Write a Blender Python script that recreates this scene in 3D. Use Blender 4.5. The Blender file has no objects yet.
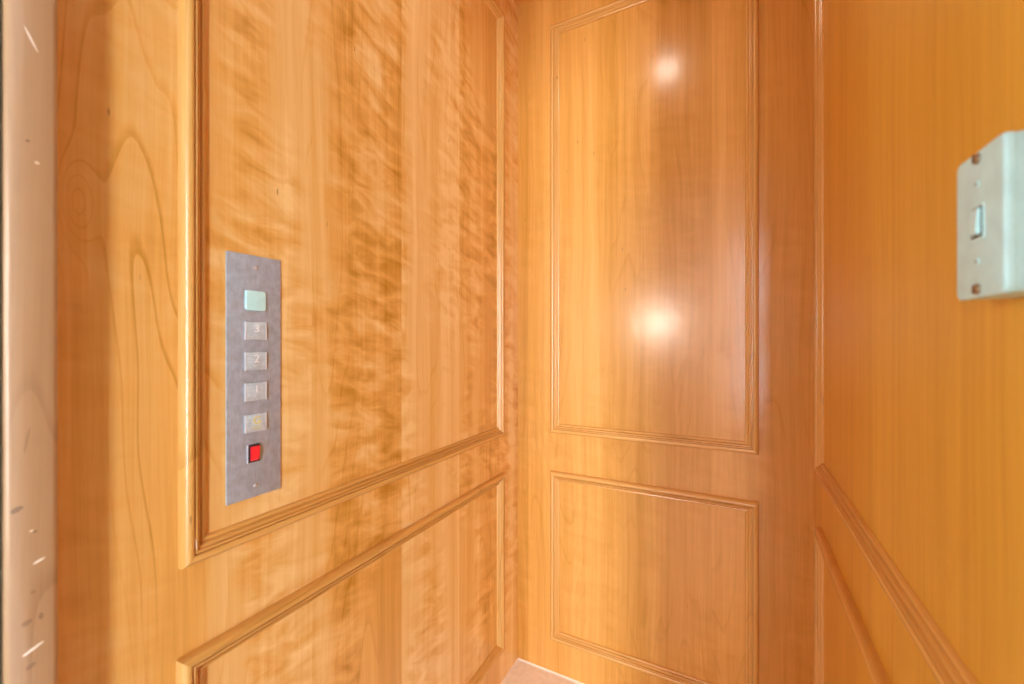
import bpy, bmesh, math, random
from mathutils import Vector, Matrix

S = bpy.context.scene
C = S.collection
PI = math.pi

# ------------------------------------------------------------------ sizes (metres); camera stands at x=0, y=0
XL, XR, YB = -0.703, 0.215, 1.406          # left wall, right wall, back wall
YF = 0.176                                 # where the side walls end at the doorway
H = 2.476
def xr(y): return 0.212 - 0.0228*(1.286 - y)      # the right wall closes in a little towards the doorway

# ------------------------------------------------------------------ node helpers
class NT:
    def __init__(self, name):
        self.m = bpy.data.materials.new(name); self.m.use_nodes = True
        self.t = self.m.node_tree; self.t.nodes.clear()
        self.out = self.t.nodes.new('ShaderNodeOutputMaterial')
        self.b = self.t.nodes.new('ShaderNodeBsdfPrincipled')
        self.t.links.new(self.b.outputs[0], self.out.inputs[0])
    def n(self, typ, **kw):
        nd = self.t.nodes.new(typ)
        for k, v in kw.items(): setattr(nd, k, v)
        return nd
    def l(self, a, b): self.t.links.new(a, b)
    def inp(self, sock, v):
        if hasattr(v, 'is_linked') or isinstance(v, bpy.types.NodeSocket): self.l(v, sock)
        else: sock.default_value = v
    def math(self, op, a, b=0.0, c=None, clamp=False):
        nd = self.n('ShaderNodeMath', operation=op); nd.use_clamp = clamp
        self.inp(nd.inputs[0], a); self.inp(nd.inputs[1], b)
        if c is not None: self.inp(nd.inputs[2], c)
        return nd.outputs[0]
    def comb(self, x, y, z):
        nd = self.n('ShaderNodeCombineXYZ')
        for i, v in enumerate((x, y, z)): self.inp(nd.inputs[i], v)
        return nd.outputs[0]
    def noise(self, vec, scale=1.0, detail=2.0, rough=0.5, dist=0.0):
        nd = self.n('ShaderNodeTexNoise')
        self.l(vec, nd.inputs['Vector'])
        nd.inputs['Scale'].default_value = scale; nd.inputs['Detail'].default_value = detail
        nd.inputs['Roughness'].default_value = rough; nd.inputs['Distortion'].default_value = dist
        return nd.outputs[0]
    def remap(self, v, a, b, c=0.0, d=1.0, smooth=True):
        nd = self.n('ShaderNodeMapRange'); nd.clamp = True
        if smooth: nd.interpolation_type = 'SMOOTHSTEP'
        self.inp(nd.inputs[0], v)
        for i, x in zip((1, 2, 3, 4), (a, b, c, d)): nd.inputs[i].default_value = x
        return nd.outputs[0]
    def mix(self, f, a, b, mode='MIX'):
        nd = self.n('ShaderNodeMix', data_type='RGBA', blend_type=mode)
        self.inp(nd.inputs[0], f)
        for i, v in ((6, a), (7, b)):
            if isinstance(v, bpy.types.NodeSocket): self.l(v, nd.inputs[i])
            else: nd.inputs[i].default_value = (*v, 1) if len(v) == 3 else v
        return nd.outputs[2]
    def xyz(self):
        tc = self.n('ShaderNodeTexCoord'); sp = self.n('ShaderNodeSeparateXYZ')
        self.l(tc.outputs['Object'], sp.inputs[0])
        return dict(X=sp.outputs[0], Y=sp.outputs[1], Z=sp.outputs[2])

def hexlin(r, g, b):
    f = lambda c: (c/255/12.92) if c/255 <= 0.04045 else ((c/255+0.055)/1.055)**2.4
    return (f(r), f(g), f(b))

def plain(name, col, rough=0.5, metal=0.0, coat=0.0, emit=None, strength=0.0, spec=0.5, bump=0.0, bscale=200):
    k = NT(name); b = k.b
    tc = k.n('ShaderNodeTexCoord')
    nz = k.noise(tc.outputs['Object'], 60, 3)
    c = k.mix(k.remap(nz, 0.3, 0.7, 0, 1), tuple(x*0.94 for x in col), tuple(min(1, x*1.04) for x in col))
    k.l(c, b.inputs['Base Color'])
    b.inputs['Roughness'].default_value = rough; b.inputs['Metallic'].default_value = metal
    b.inputs['Coat Weight'].default_value = coat; b.inputs['Specular IOR Level'].default_value = spec
    if emit:
        b.inputs['Emission Color'].default_value = (*emit, 1); b.inputs['Emission Strength'].default_value = strength
    if bump:
        bp = k.n('ShaderNodeBump'); bp.inputs['Strength'].default_value = bump; bp.inputs['Distance'].default_value = 0.001
        k.l(k.noise(tc.outputs['Object'], bscale, 3), bp.inputs['Height']); k.l(bp.outputs[0], b.inputs['Normal'])
    return k.m

WOOD = dict(light=(0.91, 0.62, 0.26), mid=(0.76, 0.39, 0.095), dark=(0.48, 0.21, 0.014))
RWOOD = dict(light=(0.88, 0.56, 0.15), mid=(0.76, 0.43, 0.055), dark=(0.52, 0.25, 0.012))
def wood(name, u, v, seed=0.0, curl=0.5, rings=0.4, bands=0.5, fleck=0.6, seam=0.17, seam_off=0.0,
         tone=0.5, fine=0.35, coat_rough=0.22, rough=0.42, coat=1.0, marks=(), pale=None, eyes=(), curl_from=None):
    """Lacquered cherry veneer: u across the grain, v along it."""
    k = NT(name); b = k.b
    p = k.xyz(); U, V = p[u], p[v]
    other = [a for a in 'XYZ' if a not in (u, v)][0]
    W = k.math('MULTIPLY_ADD', p[other], 1.0, seed)
    # veneer leaves: each strip shifts the figure and the tone a little
    cell = k.math('FLOOR', k.math('DIVIDE', k.math('ADD', U, seam_off), seam))
    wn = k.n('ShaderNodeTexWhiteNoise', noise_dimensions='1D'); k.l(k.math('ADD', cell, seed*3.1), wn.inputs['W'])
    leaf = wn.outputs[0]
    Ws = k.math('MULTIPLY_ADD', leaf, 0.35, W)
    warp = k.noise(k.comb(k.math('MULTIPLY', U, 5), Ws, k.math('MULTIPLY', V, 1.6)), 1, 2)
    U2 = k.math('MULTIPLY_ADD', k.math('SUBTRACT', warp, 0.5), 0.035, U)
    # broad vertical tone bands
    bd = k.noise(k.comb(k.math('MULTIPLY', U2, 13), Ws, k.math('MULTIPLY', V, 0.35)), 1, 3, 0.55)
    # curl (wavy light and dark ripples across the grain)
    cz = k.math('MULTIPLY_ADD', U, 0.16, V)
    cr = k.noise(k.comb(k.math('MULTIPLY', U2, 12), Ws, k.math('MULTIPLY', cz, 27)), 1, 3, 0.5, 0.5)
    cm = k.remap(k.noise(k.comb(k.math('MULTIPLY', U, 8), W, k.math('MULTIPLY', V, 2.2)), 1, 1), 0.36, 0.62)
    if curl_from is not None: cm = k.math('MULTIPLY', cm, k.remap(U, curl_from-0.05, curl_from+0.05, 0.25, 1.0))
    crl = k.math('MULTIPLY', k.math('SUBTRACT', cr, 0.5), cm)
    # fine pores
    fn = k.noise(k.comb(k.math('MULTIPLY', U2, 420), W, k.math('MULTIPLY', V, 7)), 1, 3, 0.6)
    fn2 = k.noise(k.comb(k.math('MULTIPLY', U2, 95), W, k.math('MULTIPLY', V, 1.6)), 1, 2, 0.6)
    # cathedral figure: stretched contours
    f = k.noise(k.comb(k.math('MULTIPLY', U2, 4.2), Ws, k.math('MULTIPLY', V, 0.62)), 1, 2.6, 0.42)
    for (eu, ev, su, sv, am) in eyes:
        a_ = k.math('DIVIDE', k.math('SUBTRACT', U2, eu), su); b_ = k.math('DIVIDE', k.math('SUBTRACT', V, ev), sv)
        q = k.math('ADD', k.math('MULTIPLY', a_, a_), k.math('MULTIPLY', b_, b_))
        f = k.math('MULTIPLY_ADD', k.math('POWER', 2.718, k.math('MULTIPLY', q, -1.0)), am, f)
    fr = k.math('FRACT', k.math('MULTIPLY', f, 21))
    line = k.math('MULTIPLY', k.remap(fr, 0.80, 0.97), k.remap(fr, 1.0, 0.98))
    lm = k.remap(k.noise(k.comb(k.math('MULTIPLY', U, 6), W, k.math('MULTIPLY', V, 1.5)), 1, 1), 0.4, 0.62)
    line = k.math('MULTIPLY', line, lm)
    if curl_from is not None: line = k.math('MULTIPLY', line, k.remap(U, curl_from-0.04, curl_from+0.04, 1.0, 0.4))
    # tone 0 dark .. 1 light
    t = k.math('MULTIPLY_ADD', k.math('SUBTRACT', bd, 0.5), bands*1.7, tone)
    t = k.math('MULTIPLY_ADD', k.math('SUBTRACT', leaf, 0.5), bands*0.36, t)
    t = k.math('MULTIPLY_ADD', crl, curl*1.5, t)
    t = k.math('MULTIPLY_ADD', k.math('SUBTRACT', fn, 0.5), fine*0.7, t)
    t = k.math('MULTIPLY_ADD', k.math('SUBTRACT', fn2, 0.5), fine*0.8, t)
    t = k.math('MULTIPLY_ADD', line, -rings*0.9, t)
    ramp = k.n('ShaderNodeValToRGB'); k.l(t, ramp.inputs[0])
    e = ramp.color_ramp.elements
    pal = pale or WOOD
    e[0].position = 0.0; e[0].color = (*pal['dark'], 1); e[1].position = 1.0; e[1].color = (*pal['light'], 1)
    m_ = e.new(0.5); m_.color = (*pal['mid'], 1)
    col = ramp.outputs[0]
    # small dark pitch flecks
    vo = k.n('ShaderNodeTexVoronoi', feature='F1'); vo.inputs['Scale'].default_value = 1
    k.l(k.comb(k.math('MULTIPLY', U, 30), W, k.math('MULTIPLY', V, 6.5)), vo.inputs['Vector'])
    rs = k.n('ShaderNodeSeparateColor'); k.l(vo.outputs['Color'], rs.inputs[0])
    fl = k.math('MULTIPLY', k.remap(vo.outputs['Distance'], 0.055, 0.02), k.remap(rs.outputs[0], 0.62, 0.66))
    fl = k.math('MULTIPLY', fl, fleck)
    col = k.mix(fl, col, (0.13, 0.045, 0.012))
    # wear with a shape of its own: (pu, pv, half_u, half_v, angle, colour, amount)
    for (pu, pv, hu, hv, ang, mc, am) in marks:
        du = k.math('SUBTRACT', U, pu); dv = k.math('SUBTRACT', V, pv)
        ca, sa = math.cos(ang), math.sin(ang)
        a = k.math('ADD', k.math('MULTIPLY', du, ca/hu), k.math('MULTIPLY', dv, sa/hu))
        c_ = k.math('ADD', k.math('MULTIPLY', du, -sa/hv), k.math('MULTIPLY', dv, ca/hv))
        r2 = k.math('ADD', k.math('MULTIPLY', a, a), k.math('MULTIPLY', c_, c_))
        wob = k.math('MULTIPLY_ADD', k.math('SUBTRACT', k.noise(k.comb(U, W, V), 350, 2), 0.5), 1.2, r2)
        col = k.mix(k.math('MULTIPLY', k.remap(wob, 1.25, 0.5), am), col, mc)
    k.l(col, b.inputs['Base Color'])
    b.inputs['Roughness'].default_value = rough
    b.inputs['Specular IOR Level'].default_value = 0.35
    b.inputs['Coat Weight'].default_value = coat
    b.inputs['Coat Roughness'].default_value = coat_rough
    b.inputs['Coat IOR'].default_value = 1.5
    bp = k.n('ShaderNodeBump'); bp.inputs['Strength'].default_value = 0.25; bp.inputs['Distance'].default_value = 0.0006
    hgt = k.math('ADD', k.math('MULTIPLY', fn, 0.25), k.math('MULTIPLY', cr, 0.5))
    k.l(hgt, bp.inputs['Height']); k.l(bp.outputs[0], b.inputs['Normal'])
    bp2 = k.n('ShaderNodeBump'); bp2.inputs['Strength'].default_value = 0.35; bp2.inputs['Distance'].default_value = 0.0012
    orange = k.math('ADD', k.noise(k.comb(U, W, k.math('MULTIPLY', V, 0.45)), 26, 2), k.math('MULTIPLY', fn, 0.06))
    k.l(orange, bp2.inputs['Height']); k.l(bp2.outputs[0], b.inputs['Coat Normal'])
    return k.m

# ------------------------------------------------------------------ object helpers
def smooth(me, ang=35):
    for p in me.polygons: p.use_smooth = True
    me.set_sharp_from_angle(angle=math.radians(ang))

def obj(name, bm, mat, parent=None, ang=35):
    bmesh.ops.recalc_face_normals(bm, faces=bm.faces)
    me = bpy.data.meshes.new(name); bm.to_mesh(me); bm.free()
    smooth(me, ang)
    o = bpy.data.objects.new(name, me); C.objects.link(o)
    me.materials.append(mat)
    if parent: o.parent = parent
    return o

def empty(name, loc=(0, 0, 0)):
    o = bpy.data.objects.new(name, None); C.objects.link(o); o.location = loc
    o.empty_display_size = 0.05
    return o

def tag(o, label, cat, kind=None, group=None):
    o['label'] = label; o['category'] = cat
    if kind: o['kind'] = kind
    if group: o['group'] = group
    return o

def box(bm, x0, x1, y0, y1, z0, z1, bev=0.0, seg=2):
    r = bmesh.ops.create_cube(bm, size=1.0)
    vs = r['verts']
    for v in vs:
        v.co = Vector(((x0+x1)/2 + v.co.x*(x1-x0), (y0+y1)/2 + v.co.y*(y1-y0), (z0+z1)/2 + v.co.z*(z1-z0)))
    if bev:
        es = list({e for v in vs for e in v.link_edges})
        bmesh.ops.bevel(bm, geom=es, offset=bev, segments=seg, profile=0.5, affect='EDGES')
    return bm

def rbox(W_, H_, D_, r, bev, seg=5, bseg=3):
    """Rounded rectangle slab in local (a, b), depth 0..D along n; front edge eased."""
    bm = bmesh.new()
    pts = []
    for (sx, sy, a0) in ((1, 1, 0), (-1, 1, 90), (-1, -1, 180), (1, -1, 270)):
        for i in range(seg+1):
            a = math.radians(a0 + 90*i/seg)
            pts.append((sx*(W_/2-r)+r*math.cos(a), sy*(H_/2-r)+r*math.sin(a)))
    levels = [(0.0, 0.0)]
    if bev:
        levels += [(0.0, D_-bev)]
        for i in range(1, bseg+1):
            t = math.radians(90*i/bseg)
            levels.append((bev*(1-math.cos(t)), D_-bev+bev*math.sin(t)))
    else:
        levels.append((0.0, D_))
    rings = []
    for ins, d in levels:
        sx = (W_-2*ins)/W_; sy = (H_-2*ins)/H_
        rings.append([bm.verts.new((x*sx, y*sy, d)) for x, y in pts])
    for a, b in zip(rings, rings[1:]):
        for i in range(len(pts)):
            j = (i+1) % len(pts)
            bm.faces.new((a[i], a[j], b[j], b[i]))
    bm.faces.new(rings[-1]); bm.faces.new(list(reversed(rings[0])))
    return bm

def frame_ring(W_, H_, w, D_, r):
    """Flat rectangular ring (bezel)."""
    bm = bmesh.new()
    def loop(a, b, d): return [bm.verts.new((x, y, d)) for x, y in ((-a, -b), (a, -b), (a, b), (-a, b))]
    o0, o1 = loop(W_/2, H_/2, 0), loop(W_/2-r, H_/2-r, D_)
    i1, i0 = loop(W_/2-w, H_/2-w, D_), loop(W_/2-w, H_/2-w, 0)
    for a, b in ((o0, o1), (o1, i1), (i1, i0), (i0, o0)):
        for i in range(4):
            j = (i+1) % 4
            bm.faces.new((a[i], a[j], b[j], b[i]))
    return bm

def screw_bm(R, h, slot=0.0009, n=20):
    """Domed slotted screw head."""
    bm = bmesh.new()
    rings = []
    prof = [(R, 0), (R, h*0.35), (R*0.86, h*0.75), (R*0.55, h*0.97), (0.2*R, h)]
    for rr, z in prof:
        rings.append([bm.verts.new((rr*math.cos(2*PI*i/n), rr*math.sin(2*PI*i/n), z)) for i in range(n)])
    for a, b in zip(rings, rings[1:]):
        for i in range(n): bm.faces.new((a[i], a[(i+1) % n], b[(i+1) % n], b[i]))
    bm.faces.new(rings[-1]); bm.faces.new(list(reversed(rings[0])))
    return bm

def basis(o, origin, a, b, n):
    M = Matrix((Vector(a), Vector(b), Vector(n))).transposed().to_4x4()
    M.translation = Vector(origin)
    for v in o.data.vertices: v.co = M @ v.co
    o.data.update()
    return o

# ------------------------------------------------------------------ materials
M_left  = wood('cherry_veneer_figured', 'Y', 'Z', seed=3.3, curl=1.2, curl_from=0.34, rings=0.40, bands=0.78, seam=0.245, seam_off=-0.0366, tone=0.68, fine=0.45,
               eyes=((0.205, 1.372, 0.016, 0.045, 0.17), (0.66, 1.2, 0.03, 0.12, 0.12)))
M_back  = wood('cherry_veneer_plain', 'X', 'Z', seed=8.1, curl=0.2, rings=0.12, bands=0.48, seam=0.31, seam_off=0.04, tone=0.38, fine=0.5, coat_rough=0.205)
M_right = wood('cherry_veneer_straight', 'Y', 'Z', seed=5.7, curl=0.05, rings=0.05, bands=0.40, seam=0.4, tone=0.36, fine=0.45, fleck=0.0, coat=0.6, coat_rough=0.26, pale=RWOOD)
PALE = dict(light=(0.86, 0.56, 0.24), mid=(0.71, 0.385, 0.10), dark=(0.42, 0.18, 0.022))
kw = dict(curl=0.0, rings=0.2, bands=0.4, fine=0.7, fleck=0.5, seam=5.0, pale=PALE)
M_rail = {a: wood('cherry_moulding_' + a.lower(), u, a, seed=sd, tone=0.5, **kw)
          for a, u, sd in (('X', 'Z', 1.2), ('Y', 'Z', 2.4))}
fl = (0.95, 0.80, 0.62)
M_rail['Z'] = wood('cherry_moulding_z', 'Y', 'Z', seed=6.6, tone=0.5, marks=[(-0.4675, 0.031, 0.0013, 0.008, 0.1, fl, 0.8), (-0.4645, 0.042, 0.0010, 0.005, -0.1, fl, 0.7), (-0.4700, 0.040, 0.0008, 0.004, 0.2, fl, 0.5)], **kw)
M_stileX = wood('cherry_moulding_back', 'X', 'Z', seed=4.4, tone=0.5, **kw)
M_ceil  = wood('cherry_ceiling', 'Y', 'X', seed=9.7, curl=0.1, rings=0.2, bands=0.4, tone=0.4)
JAMB = dict(light=(0.47, 0.295, 0.165), mid=(0.41, 0.235, 0.115), dark=(0.28, 0.14, 0.06))
dk = (0.14, 0.07, 0.035); wt = (0.95, 0.86, 0.74)
marks = [(0.1461, 1.0252, 0.0052, 0.0030, 0.4, dk, 0.75), (0.1620, 0.9646, 0.0052, 0.0014, 0.42, wt, 0.95),
         (0.1577, 0.8720, 0.0090, 0.0018, 0.42, wt, 0.95), (0.1591, 0.9973, 0.0017, 0.0016, 0, dk, 0.7), (0.1566, 0.9990, 0.0017, 0.0012, 0, wt, 0.6),
         (0.1635, 0.9040, 0.0022, 0.0040, 0.1, dk, 0.6), (0.1534, 0.9025, 0.0042, 0.0032, 0.3, dk, 0.5), (0.1562, 0.8548, 0.0042, 0.0028, 0.6, dk, 0.5),
         (0.1541, 1.4150, 0.0017, 0.0014, 0, dk, 0.85), (0.1606, 1.3940, 0.0022, 0.0018, 0, wt, 0.5),
         (0.1562, 1.5249, 0.0011, 0.0120, 0.42, wt, 0.75), (0.1534, 1.0969, 0.0012, 0.0140, -0.15, dk, 0.35), (0.1577, 0.9330, 0.0022, 0.0025, 0.2, dk, 0.4)]
M_jamb = wood('worn_cherry_jamb', 'Y', 'Z', seed=7.7, curl=0.1, rings=0.35, bands=0.3, tone=0.55, fine=0.5, fleck=0.2, seam=5, pale=JAMB, marks=marks, coat_rough=0.3)

def steel(name, col, rough, sx, sz, metal=1.0):
    k = NT(name); b = k.b; p = k.xyz()
    br = k.noise(k.comb(p['X'], k.math('MULTIPLY', p['Y'], sx), k.math('MULTIPLY', p['Z'], sz)), 1, 4, 0.6)
    bl = k.noise(k.comb(p['X'], p['Y'], p['Z']), 70, 4, 0.6)
    tt = k.math('ADD', k.math('MULTIPLY', br, 0.5), k.math('MULTIPLY', bl, 0.5))
    c = k.mix(k.remap(tt, 0.35, 0.65), tuple(x*0.80 for x in col), tuple(min(1, x*1.12) for x in col))
    k.l(c, b.inputs['Base Color']); b.inputs['Metallic'].default_value = metal
    k.l(k.math('MULTIPLY_ADD', br, 0.15, rough-0.07), b.inputs['Roughness'])
    bp = k.n('ShaderNodeBump'); bp.inputs['Strength'].default_value = 0.12; bp.inputs['Distance'].default_value = 0.0004
    k.l(br, bp.inputs['Height']); k.l(bp.outputs[0], b.inputs['Normal'])
    return k.m
M_plate  = steel('brushed_stainless_plate', (0.50, 0.62, 0.78), 0.36, 900, 40, 0.5)
M_button = steel('satin_button_metal', (0.64, 0.78, 0.88), 0.38, 40, 900, 0.3)
M_bright = plain('polished_edge_metal', (0.92, 0.94, 0.95), 0.3, 0.4)
M_screw  = plain('steel_screw', (0.80, 0.84, 0.88), 0.2, 0.6)
M_engrave = plain('white_filled_engraving', (0.95, 0.97, 0.98), 0.5)
M_dim = plain('dark_filled_engraving', (0.30, 0.31, 0.33), 0.5)
M_yellow = plain('yellow_filled_engraving', (0.85, 0.78, 0.22), 0.5)
M_lens   = plain('milky_indicator_lens', (0.50, 0.78, 0.77), 0.25, coat=0.6, emit=(0.6, 1.0, 0.97), strength=0.10)
M_red    = plain('red_translucent_plastic', (0.86, 0.02, 0.035), 0.22, coat=0.8, emit=(1, 0.02, 0.03), strength=0.12)
M_black  = plain('black_plastic', (0.025, 0.022, 0.03), 0.35)
M_white  = plain('white_switch_plastic', (0.56, 0.87, 0.90), 0.38, bump=0.15, bscale=500)
M_toggle = plain('bright_white_toggle_plastic', (0.58, 0.92, 0.97), 0.3)
M_brass  = plain('tarnished_brass_screw', (0.36, 0.25, 0.15), 0.4, 1.0)
M_gapshade = plain('dark_gap_shade', (0.11, 0.085, 0.055), 0.6)  # dark tone stands in for shade in the gap beside the jamb
M_floor  = plain('cream_floor_tile', (0.97, 0.92, 0.82), 0.35)
M_caulk  = plain('white_caulk', (0.85, 0.74, 0.62), 0.5)
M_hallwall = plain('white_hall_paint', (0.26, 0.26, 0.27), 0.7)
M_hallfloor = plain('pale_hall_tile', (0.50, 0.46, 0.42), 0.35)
M_lamp   = plain('lit_frosted_glass', (0.9, 0.9, 0.88), 0.4, emit=(1.0, 0.90, 0.76), strength=210)
M_down   = plain('lit_downlight_lens', (0.9, 0.9, 0.9), 0.4, emit=(1.0, 0.90, 0.74), strength=70)
M_trimwhite = plain('white_enamel', (0.8, 0.8, 0.8), 0.3)

# ------------------------------------------------------------------ room shell
def struct(name, mat, boxes, label, cat, bev=0.0):
    bm = bmesh.new()
    for b_ in boxes: box(bm, *b_, bev=bev)
    o = obj(name, bm, mat); tag(o, label, cat, 'structure')
    return o

T = 0.02
struct('wall_left', M_left, [(XL-T, XL, YF, YB, 0, H)], 'left lift wall of wavy figured cherry veneer', 'wall')
struct('wall_back', M_back, [(XL-T, XR+T, YB, YB+T, 0, H)], 'back lift wall of glossy plain cherry veneer', 'wall')
bm = bmesh.new()
box(bm, 0, T, YF, YB, 0, H)
for v in bm.verts: v.co.x += xr(v.co.y)
tag(obj('wall_right', bm, M_right), 'right lift wall of straight grained cherry veneer', 'wall', 'structure')
struct('floor', M_floor, [(XL-T, XR+T, 0.10, YB+T, -0.03, 0)], 'pale cream lift floor in the far corner', 'floor')
# ceiling with a round cut for the downlight is kept whole; the lamp is surface trimmed
struct('ceiling', M_ceil, [(XL-T, XR+T, 0.10, YB+T, H, H+0.03)], 'wood veneer lift ceiling above the walls', 'ceiling')

# caulk bead round the floor
bm = bmesh.new()
def bead(p0, p1, n, r=0.003):
    d = Vector(p1)-Vector(p0); nv = Vector(n); up = Vector((0, 0, 1))
    prof = [(0, 0), (r*1.5, 0), (r*0.9, r*0.45), (r*0.35, r*1.1), (0, r*1.8)]
    a = [bm.verts.new(Vector(p0)+nv*x+up*z) for x, z in prof]
    b = [bm.verts.new(Vector(p1)+nv*x+up*z) for x, z in prof]
    for i in range(len(prof)):
        j = (i+1) % len(prof); bm.faces.new((a[i], a[j], b[j], b[i]))
    bm.faces.new(a); bm.faces.new(list(reversed(b)))
bead((XL, YB, 0), (XR, YB, 0), (0, -1, 0)); bead((XL, YF, 0), (XL, YB, 0), (1, 0, 0)); bead((xr(YF), YF, 0), (xr(YB), YB, 0), (-1, 0, 0))
o = obj('trim_7', bm, M_caulk); tag(o, 'thin white bead where the floor meets the walls', 'caulk bead', 'structure')

# ------------------------------------------------------------------ panel mouldings
MW = 0.034
PROF = [(0.0, -0.001), (0.0, 0.0070), (0.0008, 0.0105), (0.0026, 0.0138), (0.0055, 0.0162), (0.009, 0.0172), (0.0122, 0.0166),
        (0.0140, 0.0152), (0.0147, 0.0100), (0.0156, 0.0100), (0.0163, 0.0148), (0.0182, 0.0148), (0.0190, 0.0132),
        (0.0197, 0.0084), (0.0206, 0.0084), (0.0214, 0.0106), (0.0234, 0.0100), (0.0250, 0.0080), (0.0262, 0.0036),
        (0.0271, 0.0036), (0.0278, 0.0062), (0.0300, 0.0068), (0.0322, 0.0058), (0.0336, 0.0030), (0.034, 0.0010), (0.034, -0.001)]
def moulding(name, wall, u0, u1, v0, v1, label):
    """Mitred picture-frame moulding on a wall: two rails and two stiles."""
    if wall == 'left':  P = lambda u, v, h: (XL+h, u, v)
    if wall == 'right': P = lambda u, v, h: (xr(u)-h, u, v)
    if wall == 'back':  P = lambda u, v, h: (u, YB-h, v)
    root = empty(name, P((u0+u1)/2, v0, 0))
    tag(root, label, 'panel moulding', 'structure')
    inv = Vector(root.location)
    def piece(nm, fn, mat):
        bm = bmesh.new()
        A = [bm.verts.new(Vector(P(*fn(d, 0), h))-inv) for d, h in PROF]
        B = [bm.verts.new(Vector(P(*fn(d, 1), h))-inv) for d, h in PROF]
        for i in range(len(PROF)):
            j = (i+1) % len(PROF); bm.faces.new((A[i], A[j], B[j], B[i]))
        bm.faces.new(A); bm.faces.new(list(reversed(B)))
        return obj(nm, bm, mat, root, ang=28)
    hm = M_rail['X'] if wall == 'back' else M_rail['Y']
    sm = M_stileX if wall == 'back' else M_rail['Z']
    piece('rail', lambda d, e: ((u0+d, v1-d) if e == 0 else (u1-d, v1-d)), hm)
    piece('rail', lambda d, e: ((u0+d, v0+d) if e == 0 else (u1-d, v0+d)), hm)
    piece('stile', lambda d, e: ((u0+d, v0+d) if e == 0 else (u0+d, v1-d)), sm)
    piece('stile', lambda d, e: ((u1-d, v0+d) if e == 0 else (u1-d, v1-d)), sm)
ZU0, ZU1, ZL0, ZL1 = 0.875, 2.349, 0.126, 0.736
moulding('trim_1', 'left', 0.3085, 1.276, ZU0, ZU1, 'tall moulding frame on left wall around the button panel')
moulding('trim_2', 'left', 0.3060, 1.276, ZL0-0.002, ZL1+0.008, 'low moulding frame on left wall below the button panel')
moulding('trim_3', 'back', -0.568, 0.083, ZU0, ZU1, 'tall moulding frame on the glossy back wall')
moulding('trim_4', 'back', -0.568, 0.083, ZL0, ZL1, 'low moulding frame on back wall near the floor')
moulding('trim_5', 'right', 0.311, 1.286, ZU0-0.004, ZU1, 'tall moulding frame on right wall around the white switch box')
moulding('trim_6', 'right', 0.311, 1.286, ZL0, ZL1-0.002, 'low moulding frame on right wall under the switch box panel')

# ------------------------------------------------------------------ door jambs at the cab entrance
def jamb(name, x0, x1, label):
    bm = bmesh.new(); box(bm, x0, x1, 0.1375, 0.1775, 0, 2.12, bev=0.006, seg=4)
    o = obj(name, bm, M_jamb); tag(o, label, 'door jamb', 'structure')
jamb('trim_8', XL-T, -0.660, 'pale scratched wooden door jamb at the left edge of the doorway')
jamb('trim_9', 0.183, XR+T, 'wooden door jamb on the right side of the doorway')
struct('trim_10', M_jamb, [(XL-T, XR+T, 0.1375, 0.1775, 2.12, H)], 'wooden header across the top of the doorway', 'door header')

bm = bmesh.new(); box(bm, XL-T, -0.6640, 0.1005, 0.1370, 0, 2.12, bev=0.002)  # added dark strip covers the lit jamb face, drawn for the shaded gap
o = obj('trim_12', bm, M_gapshade); tag(o, 'added dark strip for the shaded gap along the front edge of the pale door jamb', 'shade strip', 'structure')

# ------------------------------------------------------------------ lift control panel on the left wall
PY, PZ = 0.4172, 1.1445
root = empty('lift_control_panel', (XL, PY, PZ-0.2015))
tag(root, 'brushed steel lift button panel with a red switch on left wall', 'control panel')
def on_left(o, y, z, d=0.0):      # local a -> +Y (to the right as seen), b -> Z, n -> +X
    return basis(o, (d, y-PY, z-(PZ-0.2015)), (0, 1, 0), (0, 0, 1), (1, 0, 0))
PT = 0.0028
fp = on_left(obj('faceplate', rbox(0.0895, 0.403, PT, 0.0012, 0.0007, 3, 2), M_plate, root), PY, PZ)
lens = on_left(obj('indicator_light', rbox(0.034, 0.033, 0.0035, 0.004, 0.0018, 5, 3), M_lens, root), PY, 1.2705, PT)
lens['label'] = 'milky pale green indicator light'

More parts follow.
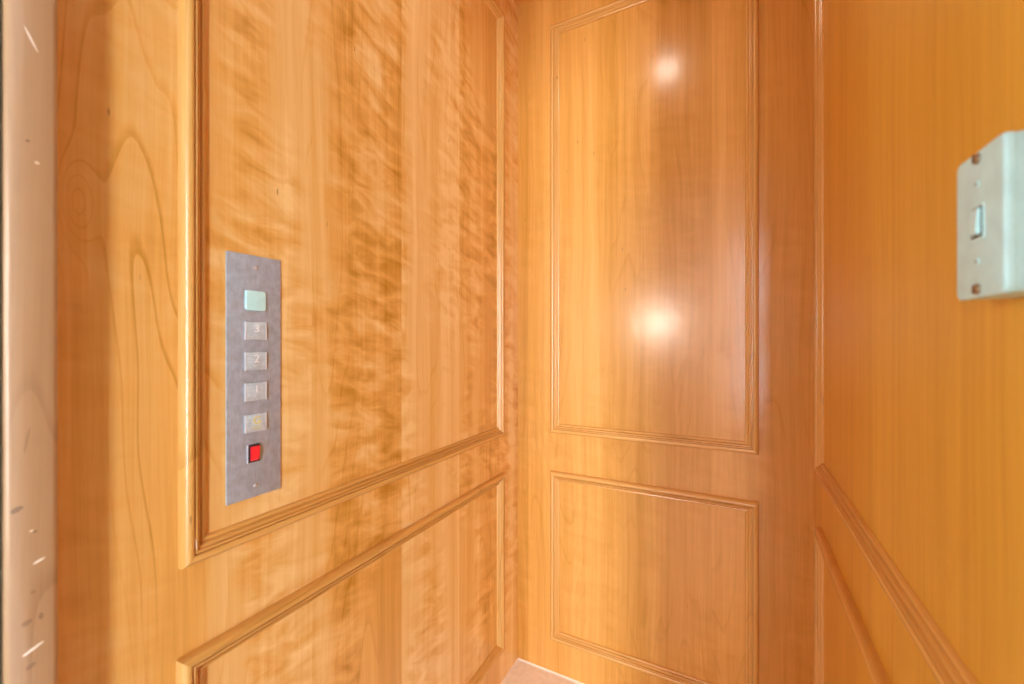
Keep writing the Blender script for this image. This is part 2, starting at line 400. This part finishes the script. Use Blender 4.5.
def text_mesh(name, s, size, ext, mat, parent):
    cu = bpy.data.curves.new(name, 'FONT'); cu.body = s; cu.size = size; cu.extrude = ext; cu.align_x = 'CENTER'; cu.align_y = 'CENTER'
    tmp = bpy.data.objects.new(name, cu); C.objects.link(tmp)
    bpy.context.view_layer.update()
    me = bpy.data.meshes.new_from_object(tmp.evaluated_get(bpy.context.evaluated_depsgraph_get()))
    bpy.data.objects.remove(tmp)
    o = bpy.data.objects.new(name, me); C.objects.link(o); me.materials.clear(); me.materials.append(mat); o.parent = parent
    return o
BR = {'3': [(0, 0), (1, 0)], '2': [(0, 0), (0, 1)], '1': [(0, 0)], 'G': [(0, 0), (1, 0), (0, 1), (1, 1)]}
for ch, z, mt, lb in (('3', 1.2202, M_engrave, 'button marked 3'), ('2', 1.1698, M_engrave, 'button marked 2'),
                      ('1', 1.1190, M_engrave, 'button marked 1'), ('G', 1.0670, M_yellow, 'button marked with a yellow G')):
    b_ = on_left(obj('floor_button', rbox(0.0325, 0.0295, 0.003, 0.001, 0.0006, 3, 2), M_button, root), PY, z, PT)
    b_['label'] = lb
    # bright side strips of the button's frame
    for s in (-1, 1):
        bm = bmesh.new(); box(bm, s*0.0169-0.0006, s*0.0169+0.0006, -0.0148, 0.0148, 0, 0.0036, bev=0.0003)
        on_left(obj('button_edge', bm, M_bright, b_), PY, z, PT)
    tx = text_mesh('numeral', ch, 0.0185, 0.0006, mt, b_)
    on_left(tx, PY+0.001, z+0.0035, PT+0.0031)
    bm = bmesh.new()
    if ch == 'G':
        box(bm, -0.0065, 0.0085, -0.0004, 0.0004, 0, 0.0005)
        box(bm, -0.005, 0.006, -0.0034, -0.0027, 0, 0.0005)
    else:
        for (i, j) in BR[ch]:
            m4 = Matrix.Translation((-0.0015+i*0.0026-0.001, -0.0012-j*0.0026, 0.0003))
            bmesh.ops.create_icosphere(bm, subdivisions=2, radius=0.0008, matrix=m4)
    on_left(obj('braille', bm, M_yellow if ch == 'G' else M_engrave, b_), PY, z-0.006, PT+0.0030)

# red rocker switch in a dark bezel
sw = on_left(obj('alarm_switch', frame_ring(0.0192, 0.0300, 0.0028, 0.0028, 0.0008), M_black, root), PY-0.0025, 1.0165, PT)
sw['label'] = 'red alarm rocker in a dark bezel'
bm = bmesh.new()
a, b2 = 0.0066, 0.0118
prof = [(-b2, 0.0005), (-b2, 0.0030), (-b2*0.55, 0.0056), (0.0, 0.0062), (b2*0.6, 0.0066), (b2, 0.0062), (b2, 0.0005)]
L_ = [bm.verts.new((-a, y, z)) for y, z in prof]; R_ = [bm.verts.new((a, y, z)) for y, z in prof]
for i in range(len(prof)):
    j = (i+1) % len(prof); bm.faces.new((L_[i], L_[j], R_[j], R_[i]))
bm.faces.new(L_); bm.faces.new(list(reversed(R_)))
on_left(obj('rocker', bm, M_red, sw), PY-0.0025, 1.0165, PT)
bm = bmesh.new(); box(bm, -0.0006, 0.0006, -0.0150, 0.0150, 0, 0.0020, bev=0.0002)
on_left(obj('switch_edge', bm, M_bright, sw), PY-0.0025-0.0105, 1.0165, PT)
for z in (1.3255, 0.9615):
    on_left(obj('screw', screw_bm(0.0034, 0.0018), M_screw, root), PY+0.0005, z, PT)

# ------------------------------------------------------------------ white switch box on the right wall
BY, BZ, BS = 0.4258, 1.2871, 0.927
root = empty('switch_box', (xr(BY), BY, BZ-0.058))
tag(root, 'white surface mounted switch box with a toggle on right wall', 'light switch')
def on_right(o, y, z, d=0.0):     # local a -> -Y, b -> Z, n -> -X
    return basis(o, (-d, y-BY, BS*(z-BZ)+0.058), (0, -BS, 0), (0, 0, BS), (-1, 0, 0))
BD = 0.0292
on_right(obj('housing', rbox(0.0690, 0.1150, BD-0.0055, 0.005, 0.001, 6, 3), M_white, root), BY, BZ)
on_right(obj('cover_plate', rbox(0.0700, 0.1162, 0.0055, 0.0055, 0.0022, 6, 4), M_white, root), BY, BZ, BD-0.0055)
# toggle: surround + lever
tg = on_right(obj('toggle', frame_ring(0.0185, 0.0265, 0.0012, 0.0006, 0.0003), M_toggle, root), BY, BZ+0.001, BD)
bm = bmesh.new(); box(bm, -0.0080, 0.0080, -0.0120, 0.0120, 0.0002, 0.0008)
on_right(obj('toggle_slot', bm, M_black, tg), BY, BZ+0.001, BD-0.0002)
bm = bmesh.new()
lev = [(-0.0100, 0.0), (0.0105, 0.0), (0.0110, 0.0022), (-0.0095, 0.0032)]
n4 = [[bm.verts.new((s*w, y, z)) for (y, z), w in zip(lev, (0.0068, 0.0068, 0.0062, 0.0062))] for s in (-1, 1)]
for i in range(4):
    j = (i+1) % 4; bm.faces.new((n4[0][i], n4[0][j], n4[1][j], n4[1][i]))
bm.faces.new(n4[0]); bm.faces.new(list(reversed(n4[1])))
bmesh.ops.bevel(bm, geom=list(bm.edges), offset=0.0009, segments=2, affect='EDGES')
on_right(obj('lever', bm, M_toggle, tg), BY, BZ+0.001, BD)
for z in (BZ+0.0312, BZ-0.0295):
    on_right(obj('plate_screw', screw_bm(0.0028, 0.0010), M_white, root), BY, z, BD)
    bm = bmesh.new(); box(bm, -0.0022, 0.0022, -0.0004, 0.0004, 0, 0.0002)
    on_right(obj('screw_slot', bm, M_black, root), BY, z, BD+0.00095)
for z in (BZ+0.0515, BZ-0.0515):
    s_ = on_right(obj('screw', screw_bm(0.0041, 0.0026), M_brass, root), BY, z, BD)
    s_['label'] = 'tarnished brass screw'
    bm = bmesh.new(); box(bm, -0.0008, 0.0008, -0.0034, 0.0034, 0, 0.0003)
    on_right(obj('screw_slot', bm, M_black, s_), BY, z, BD+0.0025)

# ------------------------------------------------------------------ ceiling downlight
DX, DY = -0.246, 0.770
root = empty('recessed_downlight', (DX, DY, H))
tag(root, 'round lit downlight in the middle of the lift ceiling', 'ceiling light')
def lathe(prof, n=32):
    bm = bmesh.new(); rings = []
    for r, z in prof: rings.append([bm.verts.new((r*math.cos(2*PI*i/n), r*math.sin(2*PI*i/n), z)) for i in range(n)])
    for a, b in zip(rings, rings[1:]):
        for i in range(n): bm.faces.new((a[i], a[(i+1) % n], b[(i+1) % n], b[i]))
    return bm, rings
bm, rg = lathe([(0.062, 0), (0.060, -0.004), (0.050, -0.007), (0.044, -0.006), (0.043, 0)])
obj('trim_ring', bm, M_trimwhite, root)
bm, rg = lathe([(0.043, -0.001), (0.040, -0.003), (0.02, -0.0045), (0.004, -0.005)]); bm.faces.new(rg[-1])
obj('lens', bm, M_down, root)

# ------------------------------------------------------------------ landing outside the lift (lights the cab through the doorway)
HY0, HY1, HX0, HX1, HH = -2.3, -0.10, -1.6, 2.0, 2.6
DX0, DX1, DZ = 0.31, 1.27, 2.30           # glazed doorway to the outside: a sidelight and a wide bay
SX0, SX1 = 0.44, 0.84
WY0, WY1, WZ0, WZ1 = -1.28, -0.98, 1.05, 1.85     # unseen opening added in left end wall to brighten right wall and switch box
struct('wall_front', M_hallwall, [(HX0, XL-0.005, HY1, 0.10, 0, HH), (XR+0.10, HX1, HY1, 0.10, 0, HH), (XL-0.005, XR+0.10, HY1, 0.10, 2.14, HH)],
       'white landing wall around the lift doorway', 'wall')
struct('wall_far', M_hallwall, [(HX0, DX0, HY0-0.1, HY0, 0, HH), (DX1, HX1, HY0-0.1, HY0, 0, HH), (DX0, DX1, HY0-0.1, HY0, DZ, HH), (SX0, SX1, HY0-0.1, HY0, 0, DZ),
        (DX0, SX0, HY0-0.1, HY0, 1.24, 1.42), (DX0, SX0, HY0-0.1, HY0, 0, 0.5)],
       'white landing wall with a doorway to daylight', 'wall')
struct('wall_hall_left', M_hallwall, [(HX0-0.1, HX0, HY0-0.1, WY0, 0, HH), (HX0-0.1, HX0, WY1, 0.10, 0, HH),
        (HX0-0.1, HX0, WY0, WY1, 0, WZ0), (HX0-0.1, HX0, WY0, WY1, WZ1, HH)], 'white end wall with an added opening for fill light on the left of the landing', 'wall')
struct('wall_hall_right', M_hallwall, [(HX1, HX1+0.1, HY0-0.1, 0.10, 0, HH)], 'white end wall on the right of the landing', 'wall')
struct('floor_hall', M_hallfloor, [(HX0-0.1, HX1+0.1, HY0-0.1, 0.10, -0.03, 0)], 'pale tiled landing floor outside the lift', 'floor')
struct('ceiling_hall', M_hallwall, [(HX0-0.1, HX1+0.1, HY0-0.1, 0.10, HH, HH+0.05)], 'white landing ceiling outside the lift', 'ceiling')
bm = bmesh.new()
for b_ in ((DX0-0.06, DX0, HY0, HY0+0.02, 0, DZ+0.06), (DX1, DX1+0.06, HY0, HY0+0.02, 0, DZ+0.06), (DX0, DX1, HY0, HY0+0.02, DZ, DZ+0.06), (SX0, SX1, HY0, HY0+0.02, 0, DZ)): box(bm, *b_, bev=0.003)
o = obj('trim_11', bm, M_trimwhite); tag(o, 'white casing round the landing doorway', 'door casing', 'structure')

root = empty('wall_sconce', (-0.70, HY0, 1.38))
tag(root, 'lit frosted glass sconce on the far landing wall', 'wall lamp')
bm, rg = lathe([(0.05, 0), (0.05, 0.012), (0.03, 0.02), (0.012, 0.06)]); bm.faces.new(list(reversed(rg[0]))); bm.faces.new(rg[-1])
basis(obj('backplate', bm, M_bright, root), (0, 0, 0.05), (1, 0, 0), (0, 0, 1), (0, 1, 0))
bm = bmesh.new(); bmesh.ops.create_uvsphere(bm, u_segments=24, v_segments=16, radius=0.085)
for v in bm.verts: v.co.z *= 1.15
for v in bm.verts: v.co += Vector((0, 0.13, 0.05))
obj('glass_shade', bm, M_lamp, root)

# daylight
w = bpy.data.worlds.new('daylight'); S.world = w; w.use_nodes = True
bg = w.node_tree.nodes['Background']; bg.inputs[0].default_value = (0.86, 0.94, 1.0, 1); bg.inputs[1].default_value = 44.0
def portal(name, loc, rot, sx, sy):
    la = bpy.data.lights.new(name, 'AREA'); la.shape = 'RECTANGLE'; la.size = sx; la.size_y = sy
    la.cycles.is_portal = True
    lo = bpy.data.objects.new(name, la); C.objects.link(lo); lo.location = loc; lo.rotation_euler = rot
portal('doorway_portal', ((DX0+DX1)/2, HY0-0.11, DZ/2), (PI/2, 0, 0), DX1-DX0, DZ)
portal('fill_opening_portal', (HX0-0.11, (WY0+WY1)/2, (WZ0+WZ1)/2), (PI/2, 0, -PI/2), WY1-WY0, WZ1-WZ0)

# ------------------------------------------------------------------ camera
cam = bpy.data.cameras.new('camera'); co = bpy.data.objects.new('camera', cam); C.objects.link(co)
co.location = (0, 0, 1.2); co.rotation_euler = (PI/2, 0, math.radians(27.4))
cam.sensor_width = 36; cam.lens = 414/1024*36; cam.clip_start = 0.01
cam.shift_y = 1/1024
cam.dof.use_dof = True; cam.dof.focus_distance = 1.25; cam.dof.aperture_fstop = 3.5
S.camera = co
S.view_settings.view_transform = 'Standard'; S.view_settings.look = 'None'
S.view_settings.gamma = 1; S.view_settings.use_curve_mapping = False
S.view_settings.exposure = 0.10
S.cycles.max_bounces = 12; S.cycles.diffuse_bounces = 8; S.cycles.glossy_bounces = 6
S.cycles.sample_clamp_indirect = 1.5
S.cycles.caustics_reflective = False; S.cycles.caustics_refractive = False; S.cycles.blur_glossy = 1.0
